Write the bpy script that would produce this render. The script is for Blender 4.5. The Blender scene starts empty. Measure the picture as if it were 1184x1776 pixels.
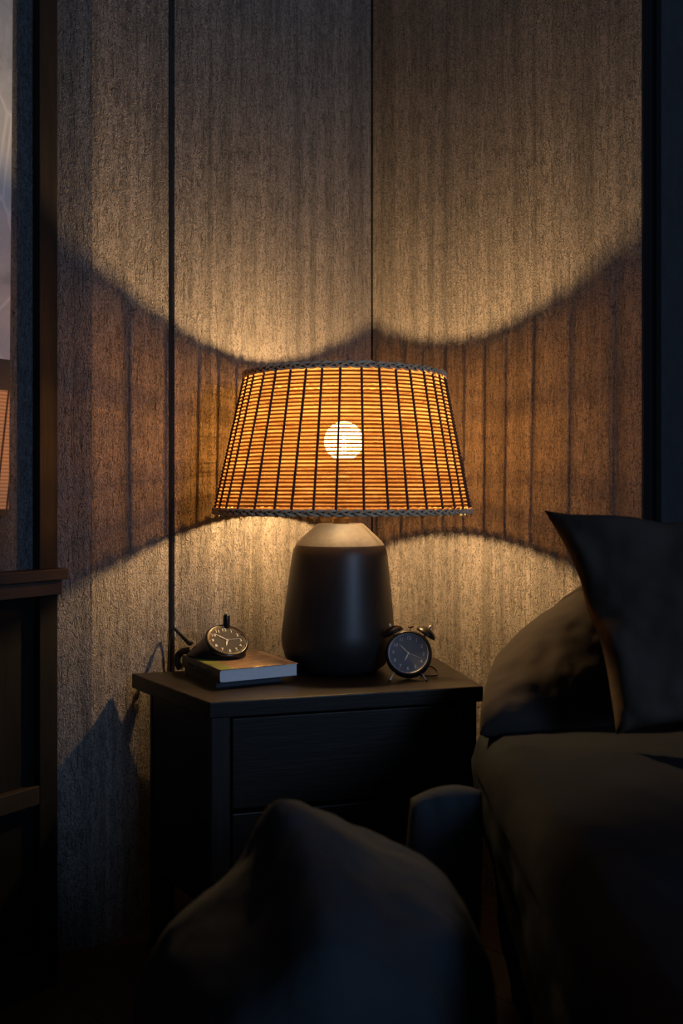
import bpy, bmesh, math, random
from mathutils import Vector, Matrix, noise

S = bpy.context.scene
COL = S.collection
random.seed(7)
PI = math.pi
rad = math.radians

# ------------------------------------------------------------------ camera
F = 1740.0; CX = 592.0; HZ = 853.0; EYE = 0.76      # focal length in px, horizon row, eye height
cam_d = bpy.data.cameras.new('camera')
cam = bpy.data.objects.new('camera', cam_d); COL.objects.link(cam)
cam.location = (0, 0, EYE); cam.rotation_euler = (rad(90), 0, 0)
cam_d.sensor_fit = 'VERTICAL'; cam_d.sensor_height = 36.0; cam_d.sensor_width = 24.0
cam_d.lens = F / 1776 * 36.0
cam_d.shift_y = -(888 - HZ) / 1776
cam_d.clip_start = 0.02
cam_d.dof.use_dof = True; cam_d.dof.focus_distance = 1.76; cam_d.dof.aperture_fstop = 3.6
S.camera = cam

# ------------------------------------------------------------------ world, daylight, exposure
W = bpy.data.worlds.new('world'); S.world = W; W.use_nodes = True
W.node_tree.nodes['Background'].inputs[0].default_value = (0.10, 0.16, 0.26, 1)
W.node_tree.nodes['Background'].inputs[1].default_value = 0.25
S.view_settings.view_transform = 'Standard'
try: S.view_settings.look = 'None'
except Exception: pass
S.view_settings.gamma = 1.0; S.view_settings.use_curve_mapping = False
S.view_settings.exposure = 0.0
S.cycles.max_bounces = 6; S.cycles.diffuse_bounces = 3; S.cycles.transparent_max_bounces = 10
S.cycles.sample_clamp_indirect = 4.0

# room frame: corner C, left wall runs along VL, right wall along VR (both towards the viewer)
TH = rad(47)
C = Vector((0.0647, 2.121, 0))
VL = Vector((-math.sin(TH), -math.cos(TH), 0))
VR = Vector((math.cos(TH), -math.sin(TH), 0))
NL = Vector((-math.cos(TH), math.sin(TH), 0))       # into the left wall
NR = Vector((math.sin(TH), math.cos(TH), 0))        # into the right wall
CEIL = 2.55; ROOM = 4.2

# dusk daylight coming in through the window of the wall opposite the left wall
wc = C + VR * (ROOM - 0.06) + VL * 1.05
ld = bpy.data.lights.new('window_daylight', 'AREA')
ld.shape = 'RECTANGLE'; ld.size = 0.9; ld.size_y = 1.25; ld.energy = 31.0; ld.color = (0.43, 0.64, 1.0)
lo = bpy.data.objects.new('window_daylight', ld); COL.objects.link(lo)
lo.location = (wc.x, wc.y, 1.45)
lo.rotation_euler = (-VR).to_track_quat('-Z', 'Z').to_euler()

# ------------------------------------------------------------------ helpers
def px(x, y, Y):
    return Vector(((x - CX) / F * Y, Y, EYE - (y - HZ) / F * Y))

class MB:
    """collects vertices and faces of ONE mesh object"""
    def __init__(s): s.v = []; s.f = []
    def add(s, vs, fs):
        o = len(s.v); s.v += [tuple(v) for v in vs]; s.f += [tuple(i + o for i in f) for f in fs]; return s
    def box(s, a, b):
        x0, y0, z0 = a; x1, y1, z1 = b
        return s.add([(x0,y0,z0),(x1,y0,z0),(x1,y1,z0),(x0,y1,z0),(x0,y0,z1),(x1,y0,z1),(x1,y1,z1),(x0,y1,z1)],
                     [(3,2,1,0),(4,5,6,7),(0,1,5,4),(1,2,6,5),(2,3,7,6),(3,0,4,7)])
    def prism(s, poly, z0, z1):
        n = len(poly)
        return s.add([(p[0],p[1],z0) for p in poly] + [(p[0],p[1],z1) for p in poly],
                     [tuple(range(n))[::-1], tuple(range(n, 2*n))] + [(i,(i+1)%n,(i+1)%n+n,i+n) for i in range(n)])
    def lathe(s, prof, n=48, M=None, cap=True, cx=None):
        vs = []; fs = []
        for (r, z) in prof:
            ox = cx(z) if cx else 0.0
            for k in range(n):
                a = 2*PI*k/n; vs.append(Vector((ox + r*math.cos(a), r*math.sin(a), z)))
        for i in range(len(prof)-1):
            for k in range(n):
                fs.append((i*n+k, i*n+(k+1)%n, (i+1)*n+(k+1)%n, (i+1)*n+k))
        if cap:
            fs.append(tuple(range(n))[::-1]); fs.append(tuple(range((len(prof)-1)*n, len(prof)*n)))
        if M is not None: vs = [M @ v for v in vs]
        return s.add(vs, fs)
    def tube(s, pts, r, n=8, closed=False, cap=True):
        pts = [Vector(p) for p in pts]; m = len(pts); vs = []; fs = []
        up = Vector((0.13, 0.21, 0.97)).normalized()
        for i, p in enumerate(pts):
            if closed: t = pts[(i+1) % m] - pts[i-1]
            else: t = pts[min(i+1, m-1)] - pts[max(i-1, 0)]
            t.normalize()
            a = t.cross(up)
            if a.length < 1e-3: a = t.cross(Vector((1, 0, 0)))
            a.normalize(); b = t.cross(a).normalized()
            rr = r[i] if isinstance(r, (list, tuple)) else r
            for k in range(n):
                q = 2*PI*k/n; vs.append(p + a*(rr*math.cos(q)) + b*(rr*math.sin(q)))
        for i in range(m if closed else m-1):
            j = (i+1) % m
            for k in range(n): fs.append((i*n+k, i*n+(k+1)%n, j*n+(k+1)%n, j*n+k))
        if cap and not closed:
            fs.append(tuple(range(n))[::-1]); fs.append(tuple(range((m-1)*n, m*n)))
        return s.add(vs, fs)
    def grid(s, fn, nu, nv):
        vs = [fn(i/(nu-1), j/(nv-1)) for j in range(nv) for i in range(nu)]
        fs = [(j*nu+i, j*nu+i+1, (j+1)*nu+i+1, (j+1)*nu+i) for j in range(nv-1) for i in range(nu-1)]
        return s.add(vs, fs)
    def mesh(s, name, smooth=False):
        me = bpy.data.meshes.new(name); me.from_pydata(s.v, [], s.f); me.update()
        bm = bmesh.new(); bm.from_mesh(me); bmesh.ops.recalc_face_normals(bm, faces=bm.faces); bm.to_mesh(me); bm.free()
        if smooth: me.polygons.foreach_set('use_smooth', [True]*len(me.polygons))
        return me
    def build(s, name, mat, parent=None, smooth=False, bevel=0, seg=2, label=None, M=None):
        return obj(name, s.mesh(name, smooth), mat, parent, bevel, seg, label, M)

def obj(name, me, mat, parent=None, bevel=0, seg=2, label=None, M=None):
    o = bpy.data.objects.new(name, me); COL.objects.link(o)
    if mat and not me.materials: me.materials.append(mat)
    if parent: o.parent = parent
    if M is not None: o.matrix_local = M
    if bevel:
        b = o.modifiers.new('bevel', 'BEVEL'); b.width = bevel; b.segments = seg; b.limit_method = 'ANGLE'; b.angle_limit = rad(40)
    if label: o['label'] = label
    return o

def thing(name, label, cat, loc=(0,0,0), rz=0, group=None, M=None):
    o = bpy.data.objects.new(name, None); COL.objects.link(o); o.empty_display_size = 0.05
    if M is not None: o.matrix_local = M
    else: o.location = loc; o.rotation_euler = (0, 0, rz)
    tag(o, label, cat, group); return o
def tag(o, label=None, cat=None, group=None, kind=None):
    if label: o['label'] = label
    if cat: o['category'] = cat
    if group: o['group'] = group
    if kind: o['kind'] = kind
    return o
def frame(origin, xdir, ydir, zdir=(0,0,1)):
    x, y, z = Vector(xdir), Vector(ydir), Vector(zdir)
    return Matrix(((x.x,y.x,z.x,origin[0]),(x.y,y.y,z.y,origin[1]),(x.z,y.z,z.z,origin[2]),(0,0,0,1)))

# ------------------------------------------------------------------ materials
class NT:
    def __init__(s, name):
        s.m = bpy.data.materials.new(name); s.m.use_nodes = True; s.t = s.m.node_tree
        s.b = s.t.nodes['Principled BSDF']; s.out = s.t.nodes['Material Output']
    def n(s, typ, **kw):
        nd = s.t.nodes.new(typ)
        for k, v in kw.items():
            if k.startswith('i_'):
                key = k[2:]; key = int(key) if key.isdigit() else key.replace('_', ' ')
                nd.inputs[key].default_value = v
            else: setattr(nd, k, v)
        return nd
    def l(s, a, b): s.t.links.new(a, b)
    def coord(s, scale=(1,1,1), kind='Object', rot=(0,0,0)):
        tc = s.n('ShaderNodeTexCoord'); mp = s.n('ShaderNodeMapping'); mp.inputs['Scale'].default_value = scale
        mp.inputs['Rotation'].default_value = rot
        s.l(tc.outputs[kind], mp.inputs[0]); return mp.outputs[0]
    def noise(s, vec, scale, detail=3, rough=0.55, dist=0.0):
        nd = s.n('ShaderNodeTexNoise'); nd.inputs['Scale'].default_value = scale; nd.inputs['Detail'].default_value = detail
        nd.inputs['Roughness'].default_value = rough; nd.inputs['Distortion'].default_value = dist
        s.l(vec, nd.inputs['Vector']); return nd.outputs['Fac']
    def ramp(s, fac, stops):
        nd = s.n('ShaderNodeValToRGB'); e = nd.color_ramp.elements
        while len(e) < len(stops): e.new(0.5)
        for k, (p, c) in enumerate(stops):
            e[k].position = p; e[k].color = (*c, 1) if not isinstance(c, (int, float)) else (c, c, c, 1)
        s.l(fac, nd.inputs[0]); return nd.outputs[0]
    def math(s, op, a, b=None, clamp=False):
        nd = s.n('ShaderNodeMath', operation=op, use_clamp=clamp)
        for i, v in enumerate((a, b)):
            if v is None: continue
            if isinstance(v, (int, float)): nd.inputs[i].default_value = v
            else: s.l(v, nd.inputs[i])
        return nd.outputs[0]
    def mix(s, fac, a, b, blend='MIX'):
        nd = s.n('ShaderNodeMix', data_type='RGBA', blend_type=blend)
        for k, v in ((0, fac), (6, a), (7, b)):
            if isinstance(v, (int, float)): nd.inputs[k].default_value = v if k == 0 else (v, v, v, 1)
            elif isinstance(v, tuple): nd.inputs[k].default_value = (*v, 1)
            else: s.l(v, nd.inputs[k])
        return nd.outputs[2]
    def bump(s, h, strength=0.3, dist=0.002):
        nd = s.n('ShaderNodeBump'); nd.inputs['Strength'].default_value = strength; nd.inputs['Distance'].default_value = dist
        s.l(h, nd.inputs['Height']); s.l(nd.outputs[0], s.b.inputs['Normal']); return nd
    def set(s, **kw):
        for k, v in kw.items():
            key = {'color':'Base Color','rough':'Roughness','metal':'Metallic','spec':'Specular IOR Level'}[k]
            if isinstance(v, tuple): s.b.inputs[key].default_value = (*v, 1)
            elif isinstance(v, (int, float)): s.b.inputs[key].default_value = v
            else: s.l(v, s.b.inputs[key])
        return s

def mat_wallpaper(name, base, streak=1.0):
    m = NT(name)
    fine = m.noise(m.coord((1, 1, 0.6)), 210, 2, 0.55, 2.2)          # wormy emboss
    grain = m.noise(m.coord((1, 1, 0.13)), 190, 3, 0.65, 0.5)        # short vertical scratches
    band = m.noise(m.coord((1, 1, 0.020)), 46, 3, 0.6, 0.2)          # long vertical streaks, partly painting in the lamp's cord-shadow stripes
    blot = m.noise(m.coord((1, 1, 0.5)), 9, 3, 0.55)
    scr = m.ramp(grain, [(0.34, 0.0), (0.47, 1.0)])
    bnd = m.ramp(band, [(0.36, 0.0), (0.60, 1.0)])
    c = m.mix(bnd, tuple(k*0.56 for k in base), tuple(k*1.20 for k in base))
    c = m.mix(m.math('MULTIPLY', m.math('SUBTRACT', 1.0, scr), 0.75*streak), c, tuple(k*0.28 for k in base))
    c = m.mix(0.35, c, m.ramp(blot, [(0.3, tuple(k*0.7 for k in base)), (0.7, tuple(k*1.3 for k in base))]))
    c = m.mix(m.math('MULTIPLY', m.ramp(fine, [(0.38, 1.0), (0.50, 0.0)]), 0.8), c, tuple(k*0.30 for k in base))
    h = m.math('ADD', m.math('MULTIPLY', fine, 1.0), m.math('MULTIPLY', scr, 0.4))
    m.bump(h, 1.0, 0.0045)
    m.set(color=c, rough=0.72, spec=0.25); return m.m

def mat_wood(name, c0, c1, rough=0.45, along='x', scale=1.0, bump=0.15, spec=0.4):
    m = NT(name)
    sc = {'x': (0.06, 1, 1), 'y': (1, 0.06, 1), 'z': (1, 1, 0.06)}[along]
    g = m.noise(m.coord(tuple(k*scale for k in sc)), 120, 4, 0.65, 0.6)
    p = m.noise(m.coord(tuple(k*scale for k in sc)), 420, 2, 0.6)
    c = m.ramp(g, [(0.3, c0), (0.7, c1)])
    m.set(color=c, rough=m.math('ADD', m.math('MULTIPLY', p, 0.25), rough - 0.12), spec=spec)
    m.bump(m.math('ADD', g, m.math('MULTIPLY', p, 0.5)), bump, 0.001)
    return m.m

def mat_plain(name, color, rough=0.5, metal=0.0, spec=0.5, var=0.12, nscale=60, bump=0.0):
    m = NT(name)
    nz = m.noise(m.coord(), nscale, 3)
    c = m.ramp(nz, [(0.3, tuple(k*(1-var) for k in color)), (0.7, tuple(min(1, k*(1+var)) for k in color))])
    m.set(color=c, rough=rough, metal=metal, spec=spec)
    if bump: m.bump(nz, bump, 0.001)
    return m.m

def mat_cloth(name, color, weave=900, bump=0.25, sheen=0.2):
    m = NT(name)
    wv = m.noise(m.coord((1, 1, 1)), weave, 2, 0.6)
    cr = m.noise(m.coord((1, 1, 0.7)), 16, 4, 0.6, 0.8)
    c = m.mix(m.math('MULTIPLY', cr, 0.6), tuple(k*0.8 for k in color), tuple(k*1.2 for k in color))
    m.set(color=c, rough=1.0, spec=0.01)
    m.bump(m.math('ADD', m.math('MULTIPLY', wv, 0.25), cr), bump, 0.006)
    return m.m

M = {}
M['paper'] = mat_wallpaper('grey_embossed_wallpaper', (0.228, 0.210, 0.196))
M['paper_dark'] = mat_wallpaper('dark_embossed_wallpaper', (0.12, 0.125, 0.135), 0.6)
M['plaster'] = mat_plain('grey_plaster', (0.12, 0.12, 0.12), 0.9, nscale=25, bump=0.1)
M['dark_wall'] = mat_plain('charcoal_painted_wall', (0.030, 0.032, 0.036), 0.8, nscale=40, bump=0.1)
M['black_strip'] = mat_plain('black_metal_strip', (0.008, 0.008, 0.009), 0.7, spec=0.2)
M['strip_brown'] = mat_plain('dark_brown_strip', (0.030, 0.024, 0.020), 0.5)
M['floor'] = mat_wood('dark_floorboards', (0.05, 0.032, 0.020), (0.10, 0.062, 0.038), 0.5, 'x')
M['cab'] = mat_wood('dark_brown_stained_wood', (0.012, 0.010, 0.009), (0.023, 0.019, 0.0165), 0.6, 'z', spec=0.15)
M['cab_shaded'] = mat_wood('shaded_wood_panel', (0.005, 0.0052, 0.0055), (0.010, 0.0098, 0.0098), 0.8, 'z', spec=0.05)  # darker copy of the cupboard wood, shade painted into stiles and doors
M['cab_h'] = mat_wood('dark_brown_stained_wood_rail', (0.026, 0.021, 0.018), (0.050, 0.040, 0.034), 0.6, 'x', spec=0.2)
M['stand'] = mat_wood('black_stained_wood', (0.006, 0.005, 0.0045), (0.014, 0.011, 0.009), 0.42, 'x', 1.0, 0.25, 0.3)
M['stand_v'] = mat_wood('black_stained_wood_upright', (0.009, 0.008, 0.007), (0.017, 0.014, 0.013), 0.45, 'z', 1.0, 0.25, 0.35)
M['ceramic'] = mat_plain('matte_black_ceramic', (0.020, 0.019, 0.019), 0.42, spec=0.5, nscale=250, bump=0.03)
M['cone'] = mat_plain('pale_shoulder', (0.15, 0.138, 0.12), 0.6, nscale=120, spec=0.3)  # cone of the base, paler than its ceramic body
M['brass'] = mat_plain('dull_brass', (0.30, 0.21, 0.11), 0.4, metal=1.0)
M['socket'] = mat_plain('brown_socket', (0.06, 0.045, 0.03), 0.5)
M['black_gloss'] = mat_plain('glossy_black_plastic', (0.010, 0.010, 0.011), 0.22, spec=0.55)
M['black_sat'] = mat_plain('satin_black_enamel', (0.012, 0.012, 0.012), 0.35, spec=0.5)
M['rubber'] = mat_plain('black_rubber', (0.012, 0.011, 0.010), 0.6)
M['steel'] = mat_plain('polished_steel', (0.80, 0.79, 0.76), 0.38, metal=0.55)
M['dial_blue'] = mat_plain('slate_blue_dial', (0.15, 0.19, 0.23), 0.45)
M['dial_brown'] = mat_plain('grey_brown_dial', (0.036, 0.033, 0.032), 0.6, spec=0.2)
M['ink'] = mat_plain('pale_ink', (0.85, 0.85, 0.82), 0.6)
M['pages'] = None
M['linen'] = mat_cloth('dark_grey_brown_linen', (0.038, 0.035, 0.034))
M['linen2'] = mat_cloth('charcoal_linen', (0.062, 0.050, 0.042))
M['duvet'] = mat_cloth('grey_brown_duvet_cotton', (0.020, 0.024, 0.030))
M['blanket'] = mat_cloth('slate_blue_wool', (0.040, 0.048, 0.058), 500, 0.3)

# ------------------------------------------------------------------ the room
def wall_box(name, M4, a, b, mat, parent=None, bevel=0):
    """a box in a wall's own frame: x along the wall, y into the wall, z up"""
    o = MB().box(a, b).build(name, mat, parent, bevel=bevel, M=M4)
    return o
FL = frame(C, VL, NL); FR = frame(C, VR, NR)
def tl(x):   # distance along the left wall at image column x
    k = (x - CX)/F; return (C.x - k*C.y)/(-VL.x + k*VL.y)
def tr(x):
    k = (x - CX)/F; return (k*C.y - C.x)/(VR.x - k*VR.y)

T = 0.012
s0 = tl(159); BE = rad(24)                    # bend added to the left wall, turning it from the lamp to dim it
wl = wall_box('wall_left', FL, (-0.2, T, 0), (s0, 0.25, CEIL), M['dark_wall']); tag(wl, kind='structure')
VL2 = VL*math.cos(BE) + NL*math.sin(BE); NL2 = NL*math.cos(BE) - VL*math.sin(BE)
FL2 = frame(C + VL*s0, VL2, NL2)
wl2 = wall_box('wall_left_bend', FL2, (0, T, 0), (ROOM, 0.25, CEIL), M['dark_wall']); tag(wl2, kind='structure')
def child(name, a, b, mat, parent, bevel=0): return wall_box(name, None, a, b, mat, parent, bevel)
g0, g1 = tl(302.5), tl(292.5)
child('wallpaper_panel', (0.0025, 0, 0), (g0, T, CEIL), M['paper'], wl, 0.0008)
child('wallpaper_panel', (g1, 0, 0), (s0, T, CEIL), M['paper'], wl, 0.0008)
child('wallpaper_panel', (0, 0, 0), (ROOM - 0.02, T, CEIL), M['paper'], wl2)
child('joint_strip', (g0, T*0.75, 0), (g0 + (g1-g0)*0.42, T, CEIL), M['strip_brown'], wl)
child('joint_strip', (g0 + (g1-g0)*0.42, T*0.9, 0), (g1, T, CEIL), M['black_strip'], wl)

e0, e1 = tr(1112), tr(1121)
wr = MB().box((-0.2, T, 0), (e0, 0.62, CEIL)).box((e0, 0.045, 0), (e1, 0.62, CEIL)).build('wall_right', M['dark_wall'], M=FR); tag(wr, kind='structure')
child('wallpaper_panel', (0.0025, 0, 0), (e0, T, CEIL), M['paper'], wr, 0.0008)
MB().box((e0, 0.001, 0), (e0 + 0.003, 0.045, CEIL)).box((e0, 0.03, 0), (e1 + 0.001, 0.045, CEIL)).build('edge_strip', M['black_strip'], wr)
wa = wall_box('wall_alcove', FR, (e0, 0.62, 0), (ROOM + 0.2, 0.72, CEIL), M['dark_wall']); tag(wa, kind='structure')
# wall opposite the left wall, with the window opening
FW = frame(C + VR*ROOM, VL, VR)
ww = MB(); a0, a1, b0, b1 = 0.6, 1.5, 0.82, 2.08
ww.box((-0.7, 0, 0), (a0, 0.2, CEIL)).box((a1, 0, 0), (ROOM + 0.1, 0.2, CEIL)).box((a0, 0, 0), (a1, 0.2, b0)).box((a0, 0, b1), (a1, 0.2, CEIL))
o = ww.build('wall_window', M['plaster'], M=FW); tag(o, kind='structure')
wn = MB(); wn.box((a0, 0.08, b0), (a0+0.05, 0.13, b1)).box((a1-0.05, 0.08, b0), (a1, 0.13, b1)).box((a0, 0.08, b0), (a1, 0.13, b0+0.05)).box((a0, 0.08, b1-0.05), (a1, 0.13, b1))
o = wn.build('window_1', M['black_strip'], M=FW); tag(o, kind='structure')
FB = frame(C + VL*ROOM, VR, VL)
o = wall_box('wall_back', FB, (-2.0, 0, 0), (ROOM + 0.1, 0.2, CEIL), M['plaster']); tag(o, kind='structure')
o = wall_box('ceiling', FR, (-2.1, -ROOM - 0.2, CEIL), (ROOM + 0.3, 0.75, CEIL + 0.1), M['plaster']); tag(o, kind='structure')
fl = wall_box('floor', FR, (-2.1, -ROOM - 0.2, -0.10), (ROOM + 0.3, 0.75, -0.016), M['dark_wall']); tag(fl, kind='structure')
pm = None
for i in range(-1, 37):
    y1 = 0.0 + 0.06 - i*0.118
    for k, (xa, xb) in enumerate(((-0.5, 1.31), (1.31, 2.62), (2.62, 4.2)) if i % 2 else ((-0.5, 0.72), (0.72, 2.1), (2.1, 4.2))):
        MB().box((xa+0.001, y1-0.1165, -0.016), (xb-0.001, y1, 0)).build('plank', M['floor'], fl)

# ------------------------------------------------------------------ panelled cupboard at the left
UH = Vector((math.sin(rad(35)), math.cos(rad(35)), 0)); NH = Vector((math.cos(rad(35)), -math.sin(rad(35)), 0))
EY = 1.55
E = Vector(((100-CX)/F*EY, EY, 0))
FH = frame(E, -UH, -NH)          # local x: leftwards along the front, y: back into the cupboard, z up
def th(x):
    k = (x - CX)/F; return (E.x - k*E.y)/(UH.x - k*UH.y)
LW = 0.95; D = 0.085; RC = 0.017
cup = thing('panelled_cupboard', 'tall dark brown wooden cupboard with a ledge and papered niche, cut by the left edge', 'cupboard', M=FH)
pw = th(69)
MB().box((0, 0, 0.642), (pw, D, 2.4)).build('post', M['cab'], cup, bevel=0.001)
MB().box((LW-0.04, 0, 0.642), (LW, D, 2.4)).build('post', M['cab'], cup, bevel=0.001)
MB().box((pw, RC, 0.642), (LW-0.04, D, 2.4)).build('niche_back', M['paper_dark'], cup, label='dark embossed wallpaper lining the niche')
MB().box((0, 0, 2.4), (LW, D, 2.46)).build('cornice', M['cab_h'], cup, bevel=0.002)
MB().box((-0.010, -0.014, 0.625), (LW, D, 0.642)).build('ledge', M['cab_h'], cup, bevel=0.0015)
MB().box((-0.004, -0.006, 0.602), (LW, D, 0.625)).build('top_rail', M['cab_h'], cup, bevel=0.001)
MB().box((0, 0, 0), (pw, D, 0.602)).build('stile', M['cab_shaded'], cup, bevel=0.001)
MB().box((0.42, 0, 0.06), (0.46, D, 0.602)).build('stile', M['cab_shaded'], cup, bevel=0.001)
MB().box((LW-0.04, 0, 0), (LW, D, 0.602)).build('stile', M['cab_shaded'], cup, bevel=0.001)
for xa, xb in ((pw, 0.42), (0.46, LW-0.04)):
    MB().box((xa, 0.014, 0.31), (xb, D-0.004, 0.602)).build('door_panel', M['cab_shaded'], cup)
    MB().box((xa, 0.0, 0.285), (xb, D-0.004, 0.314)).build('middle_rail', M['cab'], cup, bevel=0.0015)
    MB().box((xa, 0.014, 0.06), (xb, D-0.004, 0.285)).build('door_panel', M['cab_shaded'], cup)
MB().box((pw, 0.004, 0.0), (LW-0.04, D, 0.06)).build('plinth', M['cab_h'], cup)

# print hanging in the niche, the lamp shade's reflection painted into its lower part
m = NT('misty_print_shade_reflection')
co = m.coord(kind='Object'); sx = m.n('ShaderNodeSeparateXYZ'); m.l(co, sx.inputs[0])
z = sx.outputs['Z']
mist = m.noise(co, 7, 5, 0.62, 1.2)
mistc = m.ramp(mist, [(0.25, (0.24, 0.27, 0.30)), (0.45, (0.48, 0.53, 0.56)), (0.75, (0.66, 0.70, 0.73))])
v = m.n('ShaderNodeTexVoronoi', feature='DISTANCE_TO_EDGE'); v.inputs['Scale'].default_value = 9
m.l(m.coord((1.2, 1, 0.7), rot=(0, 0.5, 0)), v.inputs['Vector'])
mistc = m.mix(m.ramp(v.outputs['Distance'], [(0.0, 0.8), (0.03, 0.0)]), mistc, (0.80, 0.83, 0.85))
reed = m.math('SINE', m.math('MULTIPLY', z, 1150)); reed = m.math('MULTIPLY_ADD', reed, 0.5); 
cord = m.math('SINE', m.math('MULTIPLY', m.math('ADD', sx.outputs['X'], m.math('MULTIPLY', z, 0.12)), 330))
shade_refl = m.mix(m.math('ADD', m.math('MULTIPLY', reed, 0.7), 0.4, True), (0.34, 0.15, 0.06), (0.92, 0.56, 0.28))
shade_refl = m.mix(m.ramp(cord, [(0.72, 0.0), (0.92, 1.0)]), shade_refl, (0.05, 0.028, 0.02))
ZB0, ZB1 = 0.186, 0.232            # dark band between the mist and the painted reflection
c = m.mix(m.math('GREATER_THAN', z, ZB0), shade_refl, (0.045, 0.047, 0.048))
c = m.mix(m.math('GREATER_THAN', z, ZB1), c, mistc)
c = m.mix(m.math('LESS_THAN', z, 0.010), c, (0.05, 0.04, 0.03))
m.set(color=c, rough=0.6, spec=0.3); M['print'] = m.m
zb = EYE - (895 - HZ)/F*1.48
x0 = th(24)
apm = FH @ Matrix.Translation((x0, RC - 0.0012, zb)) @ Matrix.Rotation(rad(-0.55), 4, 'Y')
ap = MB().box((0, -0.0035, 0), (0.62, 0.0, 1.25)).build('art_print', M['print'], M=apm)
tag(ap, 'large pale misty art print with the lamp shade reflection painted on as an orange woven strip, hanging in the left niche', 'art print')

# ------------------------------------------------------------------ nightstand
ZT = EYE - 0.308
FLc, FRc, BLc, BRc = Vector((-0.194, 1.468)), Vector((0.225, 1.590)), Vector((-0.356, 1.702)), Vector((0.176, 1.862))
ns_o = (FLc + FRc)/2
fx = (FRc - FLc).normalized(); fy = Vector((-fx.y, fx.x))
FN = frame((ns_o.x, ns_o.y, 0), (fx.x, fx.y, 0), (fy.x, fy.y, 0))
def loc2(p): d = p - ns_o; return Vector((d.dot(fx), d.dot(fy)))
q = [loc2(p) for p in (FLc, FRc, BRc, BLc)]
ns = thing('nightstand', 'black stained wooden nightstand with tapered top carrying the lamp and clocks', 'nightstand', M=FN)
MB().prism(q, ZT - 0.0245, ZT).build('top', M['stand'], ns, bevel=0.0022, seg=3)
zu = ZT - 0.0245
xl, xr = q[0].x + 0.004, q[1].x - 0.009
sw = 0.029; fy0 = 0.006
def side(p0, p1, inset):   # board standing under a side edge of the top
    d = (p1 - p0).normalized(); nrm = Vector((-d.y, d.x))
    return d, nrm
bl, br = q[3], q[2]
# front stiles (they run down as legs)
for (xa, xb) in ((xl, xl + sw), (xr - sw, xr)):
    MB().box((xa, fy0, 0), (xb, fy0 + 0.03, zu)).build('leg', M['stand_v'], ns, bevel=0.0015)
for p in (bl + Vector((0.030, -0.032)), br + Vector((-0.040, -0.032))):
    MB().box((p.x, p.y, 0), (p.x + 0.028, p.y + 0.026, zu)).build('leg', M['stand_v'], ns, bevel=0.0015)
MB().prism([(xl+0.004, fy0+0.03), (xl+0.018, fy0+0.03), (bl.x+0.048, bl.y-0.032), (bl.x+0.032, bl.y-0.032)], 0.13, zu).build('side_panel', M['stand'], ns)
MB().prism([(xr-0.018, fy0+0.03), (xr-0.004, fy0+0.03), (br.x-0.016, br.y-0.032), (br.x-0.030, br.y-0.032)], 0.13, zu).build('side_panel', M['stand'], ns)
MB().prism([(bl.x+0.058, bl.y-0.018), (br.x-0.040, br.y-0.018), (br.x-0.040, br.y-0.008), (bl.x+0.058, bl.y-0.008)], 0.13, zu).build('back_panel', M['stand'], ns)
MB().prism([(xl+0.02, fy0+0.012), (xr-0.02, fy0+0.012), (br.x-0.045, br.y-0.035), (bl.x+0.062, bl.y-0.035)], 0.125, 0.137).build('bottom_panel', M['stand'], ns)
for (za, zc) in ((0.288, zu - 0.004), (0.150, 0.282)):
    MB().box((xl + sw + 0.003, fy0 + 0.004, za), (xr - sw - 0.003, fy0 + 0.022, zc)).build('drawer', M['stand'], ns, bevel=0.002)

# ------------------------------------------------------------------ table lamp
LP = Vector((-0.008, 1.74, ZT))
lamp = thing('table_lamp', 'lit table lamp with woven bamboo shade on a matte black ceramic base', 'lamp', LP)
def curve_pts(ctrl, n):      # Catmull-Rom through 2D/3D control points
    pts = [Vector(p) for p in ctrl]; out = []
    for i in range(len(pts)-1):
        p0 = pts[max(i-1,0)]; p1 = pts[i]; p2 = pts[i+1]; p3 = pts[min(i+2, len(pts)-1)]
        for k in range(n):
            t = k/n
            out.append(0.5*((2*p1) + (p2-p0)*t + (2*p0-5*p1+4*p2-p3)*t*t + (3*p1-p0-3*p2+p3)*t**3))
    out.append(pts[-1]); return out
body_prof = [(0.002, 0.0), (0.062, 0.0), (0.070, 0.002), (0.082, 0.010), (0.092, 0.026), (0.0970, 0.044), (0.0985, 0.056), (0.0975, 0.070),
             (0.0925, 0.115), (0.0875, 0.160), (0.0840, 0.188), (0.0825, 0.200), (0.0805, 0.209), (0.0765, 0.2165)]
cxf = lambda z: 0.001 + z*0.020
MB().lathe(body_prof, 96, cx=cxf, cap=False).build('lamp_base', M['ceramic'], lamp, smooth=True)
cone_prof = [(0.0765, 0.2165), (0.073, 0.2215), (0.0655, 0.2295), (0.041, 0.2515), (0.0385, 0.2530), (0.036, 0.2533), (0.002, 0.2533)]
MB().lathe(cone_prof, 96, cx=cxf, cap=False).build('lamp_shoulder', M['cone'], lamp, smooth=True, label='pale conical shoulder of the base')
NX = 0.0065
MB().lathe([(0.015, 0.2533), (0.015, 0.262), (0.011, 0.265), (0.011, 0.300)], 32, M=Matrix.Translation((NX, 0, 0))).build('neck', M['brass'], lamp, smooth=False)
MB().lathe([(0.017, 0.300), (0.0195, 0.303), (0.0195, 0.330), (0.0115, 0.337), (0.0115, 0.3655)], 32, M=Matrix.Translation((NX, 0, 0))).build('socket', M['socket'], lamp, smooth=False)

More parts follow.
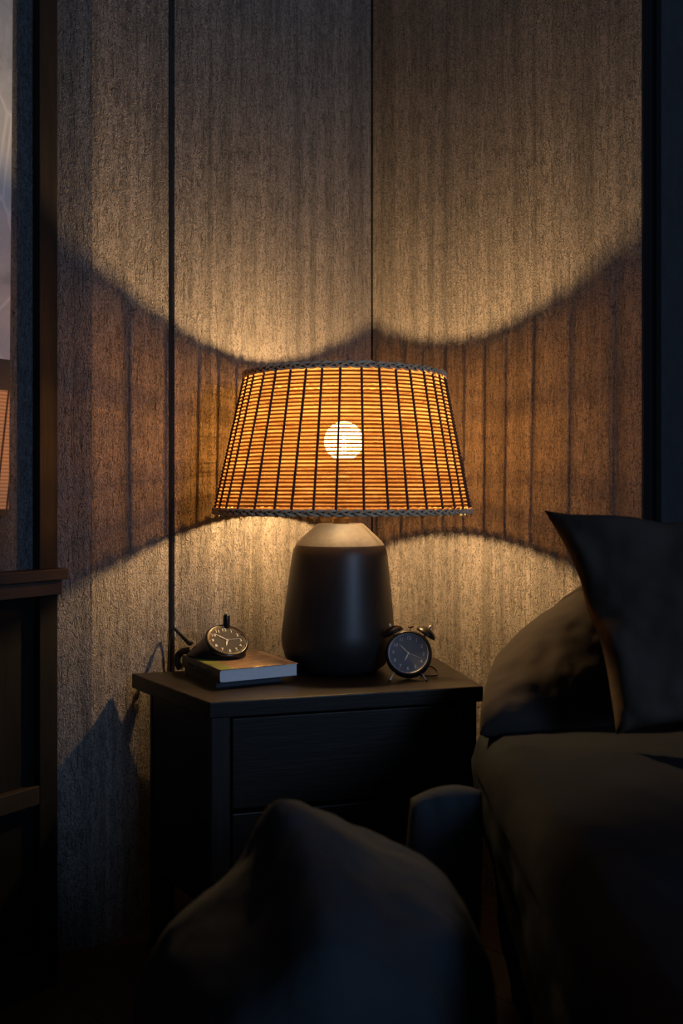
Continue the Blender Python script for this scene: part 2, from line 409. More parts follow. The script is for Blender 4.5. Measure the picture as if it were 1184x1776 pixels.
# bulb: glowing globe, its light sits in the middle of it
BZ = 0.396; BX = 0.012
bp = []
for k in range(1, 15):
    a = -62 + (k-1)*151.5/13; bp.append((max(0.0006, 0.034*math.cos(rad(a))), BZ + 0.034*math.sin(rad(a))))
m = NT('glowing_bulb_glass')
tr_ = m.n('ShaderNodeBsdfTransparent'); em = m.n('ShaderNodeEmission'); em.inputs[0].default_value = (1, 0.78, 0.46, 1); em.inputs[1].default_value = 80
mx = m.n('ShaderNodeMixShader'); mx.inputs[0].default_value = 0.35  # part clear, part frosted
m.l(tr_.outputs[0], mx.inputs[1]); m.l(em.outputs[0], mx.inputs[2]); m.l(mx.outputs[0], m.out.inputs[0]); m.m.cycles.emission_sampling = 'NONE'
bulb = MB().lathe(bp, 32, M=Matrix.Translation((BX-NX+NX, 0, 0))).build('bulb', m.m, lamp, smooth=True, label='glowing round bulb')
WARM = (1.0, 0.575, 0.225)
m = NT('glowing_filament'); em = m.n('ShaderNodeEmission'); em.inputs[0].default_value = (*WARM, 1); em.inputs[1].default_value = 21500
m.l(em.outputs[0], m.out.inputs[0])
for k in range(3):                                   # three upright glowing rods, as in a rod-filament bulb
    a = rad(20 + 120*k)
    MB().tube([(BX + 0.0030*math.cos(a), 0.0030*math.sin(a), 0.374), (BX + 0.0030*math.cos(a), 0.0030*math.sin(a), 0.406)], 0.0009, 6).build('filament', m.m, bulb)

# shade --------------------------------------------------------------
SZ0, SZ1, R0, R1 = 0.280, 0.503, 0.2185, 0.1720
def sh(z):     # centre x and radius of the shade at height z
    k = (z - SZ0)/(SZ1 - SZ0); return 0.0095 + 0.0035*k, R0 + (R1 - R0)*k
shade = bpy.data.objects.new('lamp_shade', None)   # replaced by a mesh below so that reeds are its sub-parts
def reed_mat():
    m = NT('backlit_bamboo_reed')
    oi = m.n('ShaderNodeObjectInfo')
    v = m.n('ShaderNodeVectorMath', operation='ADD'); tc = m.n('ShaderNodeTexCoord')
    m.l(tc.outputs['Object'], v.inputs[0])
    cb = m.n('ShaderNodeCombineXYZ'); m.l(m.math('MULTIPLY', oi.outputs['Random'], 37.0), cb.inputs[2]); m.l(cb.outputs[0], v.inputs[1])
    a = m.noise(v.outputs[0], 26, 3, 0.6); b = m.noise(v.outputs[0], 120, 2, 0.6)
    kn = m.ramp(m.noise(v.outputs[0], 60, 1, 0.5), [(0.20, 1.0), (0.27, 0.0)])
    col = m.ramp(a, [(0.25, (0.24, 0.135, 0.048)), (0.5, (0.32, 0.205, 0.082)), (0.8, (0.40, 0.275, 0.125))])
    col = m.mix(m.math('MULTIPLY', b, 0.35), col, (0.17, 0.07, 0.022))
    col = m.mix(kn, col, (0.10, 0.035, 0.012))
    di = m.n('ShaderNodeBsdfDiffuse'); m.l(m.mix(0.35, col, (0.30, 0.23, 0.17)), di.inputs[0])
    tl_ = m.n('ShaderNodeBsdfTranslucent'); m.l(col, tl_.inputs[0])
    tp = m.n('ShaderNodeBsdfTransparent'); m.l(m.mix(0.75, col, (1.0, 0.64, 0.28)), tp.inputs[0])
    m1 = m.n('ShaderNodeMixShader'); m1.inputs[0].default_value = 0.50; m.l(di.outputs[0], m1.inputs[1]); m.l(tl_.outputs[0], m1.inputs[2])
    m2 = m.n('ShaderNodeMixShader'); m.l(m.math('MULTIPLY_ADD', oi.outputs['Random'], 0.46), m2.inputs[0]); m2.inputs[0].links[0].from_node.inputs[2].default_value = 0.27; m.l(m1.outputs[0], m2.inputs[1]); m.l(tp.outputs[0], m2.inputs[2])
    m.l(m2.outputs[0], m.out.inputs[0]); return m.m
M['reed'] = reed_mat()
def seam_mat():
    m = NT('dark_bast_binding'); a = m.noise(m.coord(), 140, 2)
    di = m.n('ShaderNodeBsdfDiffuse'); m.l(m.ramp(a, [(0.3, (0.030, 0.014, 0.008)), (0.7, (0.06, 0.032, 0.018))]), di.inputs[0])
    tr = m.n('ShaderNodeBsdfTranslucent'); tr.inputs[0].default_value = (0.030, 0.008, 0.001, 1)
    mx = m.n('ShaderNodeMixShader'); mx.inputs[0].default_value = 0.5; m.l(di.outputs[0], mx.inputs[1]); m.l(tr.outputs[0], mx.inputs[2])
    m.l(mx.outputs[0], m.out.inputs[0]); return m.m
M['seam'] = seam_mat()
M['cord'] = mat_plain('dark_waxed_cord', (0.050, 0.032, 0.026), 0.75, nscale=300)
M['braid'] = mat_plain('grey_brown_wicker', (0.85, 0.56, 0.35), 0.75, nscale=150, var=0.3)
M['straw'] = mat_plain('pale_straw', (0.55, 0.38, 0.18), 0.7)

NSEG = 144; NREED = 37; pitch = (SZ1 - SZ0)/NREED
def wob(a, z, amp): return amp*noise.noise(Vector((3.0*math.cos(a), 3.0*math.sin(a), z*190)))
# dark binding between the reeds carries the shade: one thin mesh, the shade part itself
mb = MB()
for i in range(NREED + 1):
    zc = SZ0 + i*pitch; vs = []; fs = []
    for k in range(NSEG):
        a = 2*PI*k/NSEG; cx, r = sh(zc); zz = zc + wob(a, zc, 0.00035)
        h = 0.00150*(1 + 0.25*noise.noise(Vector((6*math.cos(a), 6*math.sin(a), zc*300 + 9))))
        for dz, dr in ((-h, 0.0), (0.0, -0.0006), (h, 0.0)):
            vs.append((cx + (r+dr)*math.cos(a), (r+dr)*math.sin(a), zz + dz))
    for k in range(NSEG):
        j = (k+1) % NSEG
        for e in range(2): fs.append((k*3+e, j*3+e, j*3+e+1, k*3+e+1))
    mb.add(vs, fs)
shade = mb.build('lamp_shade', M['seam'], lamp, smooth=False, label='tapered shade woven from thin bamboo reeds and dark cords')
for i in range(NREED):
    zc = SZ0 + (i + 0.5)*pitch; vs = []; fs = []; P = 5
    for k in range(NSEG):
        a = 2*PI*k/NSEG; cx, r = sh(zc); zz = zc + wob(a, zc, 0.00035); bul = wob(a, zc + 5, 0.0006)
        for e in range(P):
            t = e/(P-1)*2 - 1
            rr = r + (0.0011*(1 - t*t)) + bul - (R0-R1)/(SZ1-SZ0)*t*pitch*0.29
            vs.append((cx + rr*math.cos(a), rr*math.sin(a), zz + t*pitch*0.29))
    for k in range(NSEG):
        j = (k+1) % NSEG
        for e in range(P-1): fs.append((k*P+e, j*P+e, j*P+e+1, k*P+e+1))
    MB().add(vs, fs).build('reed', M['reed'], shade, smooth=True)
NC = 38
for k in range(NC):
    a = 2*PI*(k + 0.35)/NC + random.uniform(-0.018, 0.018); sk = random.uniform(-0.02, 0.02)
    pts = []; rs = []; n = NREED*2 + 1
    for j in range(n):
        z = SZ0 + (SZ1-SZ0)*j/(n-1); cx, r = sh(z); aa = a + sk*(j/(n-1)-0.5)
        rr = r + (0.0022 if j % 2 else 0.0008)
        pts.append((cx + rr*math.cos(aa), rr*math.sin(aa), z)); rs.append(0.0024 if j % 2 else 0.0017)
    MB().tube(pts, rs, 6).build('binding_cord', M['cord'], shade, smooth=True)
def braid(zc, rc, cx, loops, hgt, depth):
    for s in range(3):
        pts = []; n = 360
        for k in range(n):
            a = 2*PI*k/n; ph = loops*a + s*2*PI/3
            r = rc + depth*math.sin(2*ph)*0.5; zz = zc + hgt*math.sin(ph) + 0.0006*noise.noise(Vector((40*a, s, zc)))
            pts.append((cx + r*math.cos(a), r*math.sin(a), zz))
        MB().tube(pts, 0.0023, 6, closed=True).build('braid_strand', M['braid'], shade, smooth=True)
    # round core of the rim
    MB().tube([(cx + (rc-0.002)*math.cos(2*PI*k/96), (rc-0.002)*math.sin(2*PI*k/96), zc) for k in range(96)], 0.0038, 8, closed=True).build('rim_ring', M['cord'], shade, smooth=True)
braid(SZ0 - 0.0045, R0 + 0.0020, 0.0095, 26, 0.0040, 0.0050)
braid(SZ1 + 0.0040, R1 + 0.0010, 0.0130, 21, 0.0042, 0.0050)
# stray straw ends under the bottom rim and bumps on the top rim
for k in range(46):
    a = random.uniform(0, 2*PI); r = R0 - random.uniform(0.003, 0.007); L = random.uniform(0.002, 0.007)
    p = Vector((0.0095 + r*math.cos(a), r*math.sin(a), SZ0 - 0.0085))
    t = Vector((-math.sin(a), math.cos(a), 0))*random.uniform(-0.008, 0.008)
    MB().tube([p, p + t*0.5 + Vector((0,0,-L*0.5)), p + t + Vector((0, 0, -L*random.uniform(0.1, 1)))], [0.0011, 0.0010, 0.0005], 5).build('straw_end', M['straw'], shade, smooth=True)
for k in range(30):
    a = random.uniform(0, 2*PI); r = R1
    p = Vector((0.013 + r*math.cos(a), r*math.sin(a), SZ1 + 0.008)); t = Vector((-math.sin(a), math.cos(a), 0))*0.007
    MB().tube([p - t, p + Vector((0,0,0.003)), p + t], [0.0012, 0.0018, 0.0010], 5).build('strand_end', M['braid'], shade, smooth=True)
# carrier arms from the socket to the bottom ring
for k in range(3):
    a = rad(95 + 120*k)
    MB().tube([(NX + 0.019*math.cos(a), 0.019*math.sin(a), 0.318), (NX + 0.09*math.cos(a), 0.09*math.sin(a), 0.290), (0.0095 + (R0-0.002)*math.cos(a), (R0-0.002)*math.sin(a), SZ0 + 0.001)], 0.0013, 6).build('carrier_arm', M['cord'], shade, smooth=True)

# ------------------------------------------------------------------ books
m = NT('paper_pages')
ln = m.noise(m.coord((1, 1, 30)), 60, 2, 0.5)
m.set(color=m.ramp(ln, [(0.3, (0.72, 0.75, 0.78)), (0.7, (0.88, 0.90, 0.92))]), rough=0.8, spec=0.2); M['pages'] = m.m
A2 = Vector((-0.274, 1.709)); B2 = Vector((-0.190, 1.560)); C2 = Vector((-0.0737, 1.623))
bx = (C2 - B2).normalized(); by = Vector((-bx.y, bx.x))
BW, BL = 0.136, 0.170
ZB = ZT + 0.0100; BT = 0.0205
m = NT('printed_book_cover')
co = m.coord(kind='Object'); sx = m.n('ShaderNodeSeparateXYZ'); m.l(co, sx.inputs[0])
x_, y_ = sx.outputs['X'], sx.outputs['Y']
pic = m.noise(m.coord((1.0, 2.4, 1)), 26, 4, 0.6, 1.0)
picc = m.ramp(pic, [(0.30, (0.13, 0.085, 0.055)), (0.50, (0.27, 0.17, 0.10)), (0.62, (0.40, 0.24, 0.13)), (0.66, (0.95, 0.70, 0.34))])
c = m.mix(m.math('LESS_THAN', x_, 0.026), picc, (0.16, 0.19, 0.05))
c = m.mix(m.math('LESS_THAN', x_, 0.004), c, (0.035, 0.033, 0.026))
c = m.mix(m.math('GREATER_THAN', x_, BW - 0.012), c, (0.62, 0.46, 0.31))
c = m.mix(m.math('GREATER_THAN', y_, BL - 0.030), c, m.mix(0.5, picc, (0.14, 0.10, 0.075)))
m.set(color=c, rough=0.42, spec=0.4); M['cover'] = m.m
M['spine'] = mat_plain('black_green_spine', (0.030, 0.032, 0.020), 0.5)
M['navy'] = mat_plain('dark_navy_cover', (0.020, 0.026, 0.036), 0.4)
bk = thing('book', 'thick paperback with olive and brown cover lying on the dark thin book', 'book', M=frame((B2.x, B2.y, ZB), (bx.x, bx.y, 0), (by.x, by.y, 0)))
MB().box((0.001, 0.0, BT - 0.0010), (BW, BL, BT)).build('front_cover', M['cover'], bk)
MB().box((0.001, 0.0, 0.0), (BW - 0.001, BL, 0.0010)).build('back_cover', M['navy'], bk)
pb = MB(); pvs = []
for (x, za, zc) in ((0.0016, 0.004, BT-0.004), (0.0030, 0.0016, BT-0.0016), (0.008, 0.0010, BT-0.0010), (BW*0.55, 0.0010, BT-0.0010), (BW-0.008, 0.0010, BT-0.0010), (BW-0.002, 0.0010, BT-0.0010)):
    pvs.append((x, za, zc))
vs = []; fs = []
for y in (0.0012, BL - 0.0012):
    for (x, za, zc) in pvs: vs += [(x, y, za), (x, y, zc)]
n = len(pvs)
for i in range(n-1):
    for s in (0, 1):
        o_ = s*2*n; fs.append((o_+2*i, o_+2*i+2, o_+2*i+3, o_+2*i+1))
    fs.append((2*i, 2*i+2, 2*n+2*i+2, 2*n+2*i)); fs.append((2*i+1, 2*i+3, 2*n+2*i+3, 2*n+2*i+1))
fs.append((0, 1, 2*n+1, 2*n)); fs.append((2*n-2, 2*n-1, 4*n-1, 4*n-2))
pb.add(vs, fs).build('pages', M['pages'], bk)
spn = MB().grid(lambda u, v: (0.0012 - 0.0016*math.sin(PI*v), u*BL, v*BT), 2, 9).build('spine', M['spine'], bk, smooth=True)
# faint worn lettering along the spine: the letters cannot be read in the photograph, only their strokes
lt = MB(); yy = BL*0.20; random.seed(3)
for word in (6, 9, 1, 2, 4):
    for k in range(word):
        hh = random.choice((0.0042, 0.0042, 0.0062)); zc = 0.0082
        lt.box((-0.0012, yy, zc), (-0.0004, yy + 0.0011, zc + hh))
        if random.random() < 0.7: lt.box((-0.0012, yy, zc + random.choice((0, 0.0018, 0.0034))), (-0.0004, yy + 0.0030, zc + 0.0042))
        yy += 0.0042
    yy += 0.0042
lt.build('spine_lettering', mat_plain('dim_grey_print', (0.16, 0.16, 0.15), 0.7), spn)
# thin dark book underneath
lb = Vector((-0.196, 1.578))
b2 = thing('thin_book', 'thin dark navy book lying under the thick paperback on the nightstand', 'book', M=frame((lb.x, lb.y, ZT), (bx.x, bx.y, 0), (by.x, by.y, 0)))
MB().box((0, 0, 0), (0.115, 0.145, 0.0014)).build('back_cover', M['navy'], b2)
MB().box((0, 0, 0.0086), (0.115, 0.145, 0.0100)).build('front_cover', M['navy'], b2)
MB().box((0.001, 0.002, 0.0014), (0.112, 0.143, 0.0086)).build('pages', mat_plain('dark_edge_pages', (0.055, 0.065, 0.08), 0.7), b2)
MB().box((-0.001, 0, 0), (0.0006, 0.145, 0.0100)).build('spine', M['navy'], b2)

# ------------------------------------------------------------------ text helper
def text_mesh(body, size):
    cu = bpy.data.curves.new('txt', 'FONT'); cu.body = body; cu.size = size; cu.align_x = 'CENTER'; cu.align_y = 'CENTER'; cu.extrude = 0.00012; cu.resolution_u = 2
    ob = bpy.data.objects.new('txt', cu); COL.objects.link(ob)
    bpy.context.view_layer.update()
    me = bpy.data.meshes.new_from_object(ob.evaluated_get(bpy.context.evaluated_depsgraph_get()))
    bpy.data.objects.remove(ob); bpy.data.curves.remove(cu); me.name = 'numeral'; return me
def dial_parts(parent, r, size, ink, hour, minute, second=None, alarm=None):
    """numerals, minute ring, hands in the dial's frame: x right, y up, z out of the dial"""
    for h in range(1, 13):
        a = PI/2 - h*PI/6; me = text_mesh(str(h), size)
        obj('numeral', me, ink, parent, M=Matrix.Translation((r*0.78*math.cos(a), r*0.78*math.sin(a), 0.0004)))
    tk = MB()
    for k in range(60):
        a = 2*PI*k/60; w = 0.00012 if k % 5 else 0.00024
        d = Vector((math.cos(a), math.sin(a), 0)); t = Vector((-d.y, d.x, 0))
        tk.add([d*r*0.925 + t*w + Vector((0,0,0.0003)), d*r*0.975 + t*w + Vector((0,0,0.0003)), d*r*0.975 - t*w + Vector((0,0,0.0003)), d*r*0.925 - t*w + Vector((0,0,0.0003))], [(0,1,2,3)])
    tk.build('minute_marks', ink, parent)
    def hand(nm, ang, L, w, zz, mat=ink):
        d = Vector((math.sin(rad(ang)), math.cos(rad(ang)), 0)); t = Vector((d.y, -d.x, 0)); z0 = Vector((0,0,zz)); z1 = Vector((0,0,zz+0.0003))
        p = [-d*L*0.14 - t*w*0.6, -d*L*0.14 + t*w*0.6, d*L*0.5 + t*w, d*L, d*L*0.5 - t*w]
        MB().add([v + z0 for v in p] + [v + z1 for v in p], [(4,3,2,1,0), (5,6,7,8,9)] + [(i,(i+1)%5,(i+1)%5+5,i+5) for i in range(5)]).build(nm, mat, parent)
    hand('hour_hand', hour, r*0.48, 0.0011, 0.0010); hand('minute_hand', minute, r*0.74, 0.0007, 0.0014)
    if second is not None: hand('second_hand', second, r*0.72, 0.00025, 0.0018)
    if alarm is not None: hand('alarm_hand', alarm, r*0.45, 0.0004, 0.0007)
    MB().lathe([(0.0012, 0.0008), (0.0012, 0.0024), (0.0002, 0.0025)], 12).build('hand_pin', ink, parent)

# ------------------------------------------------------------------ desk clock lying back on the book
zc1 = ZB + BT
c1 = thing('desk_clock', 'squat black desk clock with tilted oval brown dial, standing on the books', 'clock', (-0.205, 1.690, zc1))
nrm = Vector((0.28, -0.54, 0.80)).normalized()
upv = (Vector((-0.10, 0.35, 1.0)) - nrm*Vector((-0.10, 0.35, 1.0)).dot(nrm)).normalized()
rgt = upv.cross(nrm).normalized()
fc = Vector((0.0135, -0.012, 0.0290)); RF = 0.0310
ring = lambda r, off, n=56: [fc + nrm*off + rgt*(r*math.cos(2*PI*k/n)) + upv*(r*math.sin(2*PI*k/n)) for k in range(n)]
n = 56
def foot(z, grow):
    out = []
    e1 = Vector((0.95, -0.31, 0)); e2 = Vector((0.31, 0.95, 0))
    for k in range(n):
        a = math.atan2((rgt*math.cos(2*PI*k/n) + upv*math.sin(2*PI*k/n)).dot(Vector((0.31,0.95,0))), (rgt*math.cos(2*PI*k/n) + upv*math.sin(2*PI*k/n)).dot(Vector((0.95,-0.31,0))))
        a = 2*PI*k/n
        ca, sa = math.cos(a), math.sin(a)
        L = 0.046 if ca > 0 else 0.060
        p = e1*(L*grow*ca) + e2*((0.036 if sa < 0 else 0.033)*grow*sa)
        out.append(Vector((p.x, p.y, z)))
    return out
rings = [foot(0.0, 0.93), foot(0.003, 1.0)]
fb = foot(0.003, 1.0); fr = ring(RF + 0.0058, -0.005)
for t in (0.30, 0.62, 0.86):
    rings.append([fb[k].lerp(fr[k], t) + Vector((0, 0, 0.004*math.sin(PI*t))) for k in range(n)])
rings += [fr, ring(RF + 0.0062, -0.0005), ring(RF + 0.0046, 0.0022), ring(RF + 0.0012, 0.0022), ring(RF, 0.0)]
vs = []; fs = []
for r_ in rings: vs += r_
for i in range(len(rings)-1):
    for k in range(n): fs.append((i*n+k, i*n+(k+1)%n, (i+1)*n+(k+1)%n, (i+1)*n+k))
fs.append(tuple(range(n))[::-1])
MB().add(vs, fs).build('clock_body', M['black_gloss'], c1, smooth=True)
DM = frame(fc, rgt, upv, nrm)
dl = MB().lathe([(0.0004, 0.0002), (RF, 0.0002), (RF, -0.0006), (0.0004, -0.0006)], 56).build('dial', M['dial_brown'], c1, M=DM)
MB().tube(ring(RF + 0.0004, 0.0009), 0.0006, 6, closed=True).build('bezel_ring', M['brass'], c1, smooth=True)
dial_parts(dl, RF, 0.0088, M['ink'], 195, -52, 84)
# upright push button behind the dial
bpz = fc + upv*(RF - 0.004) + Vector((0.004, 0.008, 0))
MB().lathe([(0.0058, -0.014), (0.0060, 0.004), (0.0060, 0.018), (0.0055, 0.0212), (0.0040, 0.0236), (0.0018, 0.0248), (0.0003, 0.0250)], 24, M=Matrix.Translation(bpz)).build('push_button', M['black_gloss'], c1, smooth=True)
# ribbed cable relief and cable running to the wall joint
org = Vector((-0.205, 1.690, zc1))
def rel(x, y, Y): return px(x, y, Y) - org
p0, p1, p2, p3 = rel(331, 1116, 1.715), rel(318, 1104, 1.735), rel(305, 1091, 1.752), rel(298, 1093, 1.76)
pts = curve_pts([p0, p1, p2], 8)
cab_pts = curve_pts([p0, p1, p2, p3, rel(294, 1110, 1.765), rel(292, 1150, 1.768), rel(292, 1250, 1.772)], 8)
MB().tube(cab_pts, 0.0017, 8).build('power_cable', M['rubber'], c1, smooth=True)
rb = [0.0046 - 0.0018*i/(len(pts)-1) + (0.0012 if i % 2 else -0.0012) for i in range(len(pts))]
MB().tube(pts, rb, 10).build('cable_relief', M['rubber'], c1)
# thick flat lead hooked round the back of the book spine
hk = curve_pts([rel(332, 1128, 1.722), rel(318, 1130, 1.727), rel(309, 1137, 1.729), rel(307, 1148, 1.726), rel(313, 1159, 1.722)], 6)
MB().tube(hk, 0.0062, 10).build('lead_strap', M['rubber'], c1, smooth=True)

# ------------------------------------------------------------------ twin-bell alarm clock
ac = thing('alarm_clock', 'small black twin-bell alarm clock with slate dial on steel legs, beside the lamp', 'clock', (0.109, 1.646, ZT))
nrm = Vector((-0.10, -0.93, 0.30)).normalized()
rgt = Vector((0,0,1)).cross(nrm).normalized(); rgt = -rgt if rgt.x < 0 else rgt
rgt = (rgt + Vector((0, 0, -0.03))).normalized(); upv = nrm.cross(rgt).normalized()
fc = Vector((0.0005, -0.004, 0.0440))
AM = frame(fc, rgt, upv, nrm)
RB, RD = 0.0385, 0.0318
MB().lathe([(0.0006, -0.038), (0.018, -0.038), (0.029, -0.035), (0.0355, -0.028), (RB, -0.018), (RB, -0.006), (RB-0.0015, 0.0005), (RB-0.0035, 0.0022), (RD+0.0012, 0.0022), (RD, -0.0012), (0.0006, -0.0012)], 64, M=AM, cap=False).build('clock_body', M['black_sat'], ac, smooth=True)
dl = MB().lathe([(0.0004, 0), (RD + 0.0006, 0), (RD + 0.0006, -0.0006), (0.0004, -0.0006)], 56).build('dial', M['dial_blue'], ac, M=AM @ Matrix.Translation((0, 0, -0.0004)))
dial_parts(dl, RD, 0.0078, M['ink'], 203, -48, 110)
MB().tube([AM @ Vector(((RD+0.0004)*math.cos(2*PI*k/64), (RD+0.0004)*math.sin(2*PI*k/64), 0.0012)) for k in range(64)], 0.0006, 6, closed=True).build('bezel_ring', M['steel'], ac, smooth=True)
for s in (-1, 1):
    ax = (upv*0.87 + rgt*(0.50*s) + nrm*0.10).normalized()
    base = AM @ Vector((s*0.0265, 0.0345, -0.016))
    q_ = ax.to_track_quat('Z', 'Y').to_matrix().to_4x4()
    BM = Matrix.Translation(base) @ q_
    prof = [(0.0172, -0.001)] + [(0.0175*math.cos(rad(t)), 0.0115*math.sin(rad(t))) for t in range(0, 90, 10)] + [(0.0006, 0.0115)]
    bell = MB().lathe(prof, 40, M=BM, cap=True).build('bell', M['black_sat'], ac, smooth=True)
    MB().lathe([(0.0022, 0.0110), (0.0022, 0.0135), (0.0026, 0.0150), (0.0018, 0.0172), (0.0004, 0.0178)], 14, M=BM).build('bell_nut', M['steel'], bell, smooth=True)
    MB().lathe([(0.0018, -0.008), (0.0018, 0.001)], 12, M=BM).build('bell_post', M['steel'], bell)
    # steel leg
    a = AM @ Vector((s*0.0215, -0.0300, -0.006))
    fx_ = Vector((s*0.0300 - 0.001, -0.020, 0.0016))
    lg = MB().tube([a, a.lerp(fx_, 0.55), fx_], [0.0016, 0.0014, 0.0011], 10).build('leg', M['steel'], ac, smooth=True)
    MB().lathe([(0.0005, -0.0016), (0.0017, -0.0010), (0.0018, 0.0012), (0.0006, 0.0022)], 12, M=Matrix.Translation(fx_)).build('foot_cap', M['rubber'], lg, smooth=True)
a = AM @ Vector((0.0, -0.024, -0.034))
MB().tube([a, Vector((0.001, 0.040, 0.0016))], 0.0016, 10).build('leg', M['steel'], ac, smooth=True)
h0 = AM @ Vector((0, 0.036, -0.016)); h1 = AM @ Vector((0.001, 0.046, -0.016))
MB().tube([h0, h1], 0.0012, 8).build('striker', M['brass'], ac)
MB().tube([h1 - rgt*0.004, h1 + rgt*0.005 + upv*0.0012], 0.0022, 8).build('striker_hammer', M['brass'], ac)
# thin black cable looping out behind the clock
lp = curve_pts([AM @ Vector((0.029, -0.016, -0.028)), Vector((0.041, 0.030, 0.016)), Vector((0.050, 0.034, 0.0080)), Vector((0.050, 0.026, 0.0026)), Vector((0.036, 0.022, 0.0018)), Vector((0.022, 0.024, 0.0018))], 8)
MB().tube(lp, 0.0012, 8).build('cable_loop', M['rubber'], ac, smooth=True)

# ------------------------------------------------------------------ bed and bedding
bed = thing('bed', 'low dark bed beside the nightstand, covered by the dark grey duvet', 'bed', (0, 0, 0))
MB().box((0.30, -0.42, 0.05), (1.22, 1.44, 0.20)).build('bed_frame', M['stand'], bed, bevel=0.004)
MB().box((0.29, -0.40, 0.20), (1.21, 1.42, 0.375)).build('mattress', M['linen2'], bed, bevel=0.03, seg=3)
for xx in (0.34, 1.14):
    for yy in (-0.36, 1.36): MB().box((xx, yy, 0), (xx+0.05, yy+0.05, 0.05)).build('leg', M['stand'], bed)
MB().box((0.47, 1.53, 0.0), (1.24, 1.56, 0.64)).build('headboard', M['stand'], bed, bevel=0.01)
MB().box((0.60, 1.44, 0.08), (1.10, 1.53, 0.16)).build('bed_frame_bracket', M['stand'], bed)

def fbm(p, f, o=3):
    return noise.fractal(Vector(p)*f, 1.0, 2.0, o)
# duvet draped over the mattress and down its side
prof = curve_pts([(0.268, 0.004), (0.248, 0.10), (0.226, 0.20), (0.202, 0.29), (0.192, 0.345), (0.193, 0.388), (0.212, 0.418), (0.27, 0.430), (0.55, 0.432), (0.90, 0.432), (1.20, 0.425), (1.26, 0.40), (1.27, 0.30), (1.26, 0.08)], 6)
def duv(u, v):
    p = prof[min(int(round(u*(len(prof)-1))), len(prof)-1)]
    Y = 1.515 - v*1.97; x, z = p.x, p.y
    if v < 0.06:      # rounded far end
        k = v/0.06; s = math.sqrt(max(0, 1-(1-k)**2)); x = 0.26 + (x-0.26)*(0.75+0.25*s) if x < 0.5 else x; z = z*(0.95 + 0.05*s)
    w = fbm((x*1.0, Y*1.0, z*1.3), 5.0, 4)
    f = math.sin(Y*26 + 3*fbm((x, Y, z), 3.0, 2))*max(0, min(1, (0.40 - z)/0.2))
    hgt = 0.014*w + 0.006*f
    nx, nz = (-1, 0.15) if z < 0.36 else (-0.2, 1)
    return (x + nx*hgt, Y + 0.006*w, max(0.003, z + nz*hgt))
o = MB().grid(duv, len(prof), 120).build('duvet', M['duvet'], None, smooth=True)
s_ = o.modifiers.new('thick', 'SOLIDIFY'); s_.thickness = 0.02; s_.offset = -1
tag(o, 'dark grey duvet draped over the bed down to the floor at right', 'duvet')

def pillow(name, c4, thick, mat, label, wr=0.006, seed=0, sag=0.10, plump=0.42, group=None):
    """c4: bl, br, tr, tl corner points in world space; closed cushion with pinched corners"""
    bl_, br_, tr_, tl_ = c4; n = 40
    cen = (bl_+br_+tr_+tl_)/4
    nn = ((br_-bl_)+(tr_-tl_)).cross((tl_-bl_)+(tr_-br_)).normalized()
    if nn.y > 0: nn = -nn
    def pt(u, v, s):
        # edges drawn in between the corners
        cu = 1 - sag*4*v*(1-v)*abs(2*u-1)**2; cv = 1 - sag*4*u*(1-u)*abs(2*v-1)**2
        uu = 0.5 + (u-0.5)*cu; vv = 0.5 + (v-0.5)*cv
        p = (bl_*(1-uu) + br_*uu)*(1-vv) + (tl_*(1-uu) + tr_*uu)*vv
        e = (4*u*(1-u))**plump * (4*v*(1-v))**plump
        d = fbm((p.x + seed, p.y, p.z), 9.0, 4)*wr*2.2 + wr*1.6*abs(math.sin(7*u + 5*v + seed + 4*fbm((p.x, p.y+seed, p.z), 4.0, 2)))*(1-e)
        return p + nn*(s*(thick*0.5*e + 0.0015) + d*min(1, e*3 + 0.15))
    vs = []; fs = []
    for s in (1, -1):
        for j in range(n+1):
            for i in range(n+1): vs.append(pt(i/n, j/n, s) - cen)
    N = (n+1)*(n+1)
    for j in range(n):
        for i in range(n):
            a = j*(n+1)+i; fs.append((a, a+1, a+n+2, a+n+1)); fs.append((N+a+n+1, N+a+n+2, N+a+1, N+a))
    for i in range(n):
        a, b = i, i+1; fs.append((a, N+a, N+b, b))
        a, b = n*(n+1)+i, n*(n+1)+i+1; fs.append((b, N+b, N+a, a))
        a, b = i*(n+1), (i+1)*(n+1); fs.append((b, N+b, N+a, a))
        a, b = i*(n+1)+n, (i+1)*(n+1)+n; fs.append((a, N+a, N+b, b))
    o = MB().add(vs, fs).build(name, mat, None, smooth=True, M=Matrix.Translation(cen))
    return tag(o, label, 'pillow', group)
pillow('pillow', (px(832, 1274, 1.395), px(1085, 1274, 1.41), px(1100, 965, 1.60), px(862, 1142, 1.59)), 0.088, M['linen'],
       'grey brown linen pillow slumped against the wall behind the dark pillow', 0.0045, 2, -0.07, 0.36)
pillow('pillow', (px(1068, 1274, 1.285), px(1420, 1282, 1.27), px(1400, 884, 1.36), px(944, 886, 1.37)), 0.10, M['linen2'],
       'charcoal pillow with a pointed corner standing upright on the bed', 0.012, 5, 0.13, 0.40)

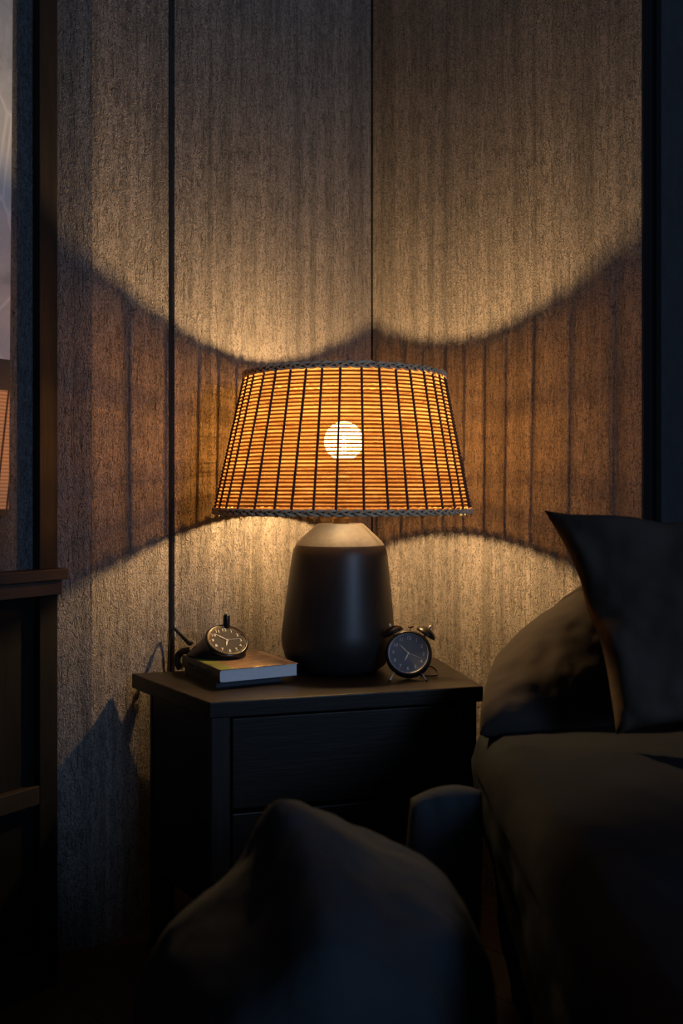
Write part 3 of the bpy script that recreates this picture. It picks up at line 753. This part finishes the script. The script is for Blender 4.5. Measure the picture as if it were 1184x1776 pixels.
# ------------------------------------------------------------------ blurred bedding in the foreground
rows = [
  [(200, 1990, 1.16), (330, 1890, 1.17), (430, 1840, 1.17), (520, 1800, 1.17), (640, 1800, 1.17), (760, 1850, 1.17), (880, 1950, 1.15)],
  [(215, 1800, 1.06), (290, 1640, 1.07), (400, 1545, 1.07), (490, 1440, 1.08), (620, 1475, 1.08), (760, 1540, 1.07), (880, 1800, 1.05)],
  [(220, 1780, 0.98), (288, 1612, 0.99), (420, 1508, 1.00), (485, 1398, 1.01), (640, 1460, 1.01), (770, 1520, 1.00), (880, 1740, 0.98)],
  [(230, 1810, 0.92), (300, 1650, 0.92), (430, 1545, 0.93), (520, 1450, 0.93), (650, 1520, 0.93), (790, 1600, 0.93), (880, 1830, 0.92)],
  [(220, 1960, 0.80), (330, 1790, 0.80), (450, 1680, 0.80), (560, 1580, 0.80), (680, 1640, 0.80), (790, 1790, 0.80), (880, 2050, 0.80)],
  [(150, 2400, 0.66), (300, 2150, 0.66), (450, 2000, 0.66), (580, 1900, 0.66), (710, 1960, 0.66), (830, 2150, 0.66), (900, 2500, 0.66)],
]
R3 = [curve_pts([px(*p) for p in r], 14) for r in rows]
cols = [curve_pts([r[i] for r in R3], 12) for i in range(len(R3[0]))]
nu, nv = len(cols), len(cols[0])
def blk(u, v):
    p = cols[int(round(u*(nu-1)))][int(round(v*(nv-1)))].copy()
    e = min(1, 6*min(u, 1-u))
    p += Vector((0.2, -0.3, 1))*(0.010*fbm(p, 9, 4)*e)
    if v < 0.16: p.z *= max(0.0, v/0.16)
    if v > 0.86: p.z *= max(0.0, (1-v)/0.14)
    p.z = max(p.z, 0.004)
    if u < 0.05 or u > 0.95: p.z = max(0.004, p.z*min(1, min(u, 1-u)/0.05))
    return tuple(p)
o = MB().grid(blk, nu, nv).build('blanket', M['blanket'], None, smooth=True)
s_ = o.modifiers.new('thick', 'SOLIDIFY'); s_.thickness = 0.008; s_.offset = -1
tag(o, 'slate blue grey blanket heaped in a peak in the blurred foreground', 'blanket')
pillow('cushion', (px(700, 1700, 1.20), px(822, 1720, 1.18), px(835, 1372, 1.24), px(712, 1385, 1.22)), 0.09, M['blanket'],
       'small grey cushion poking up between the blanket and the bed', 0.004, 9, -0.10, 0.4)['category'] = 'cushion'
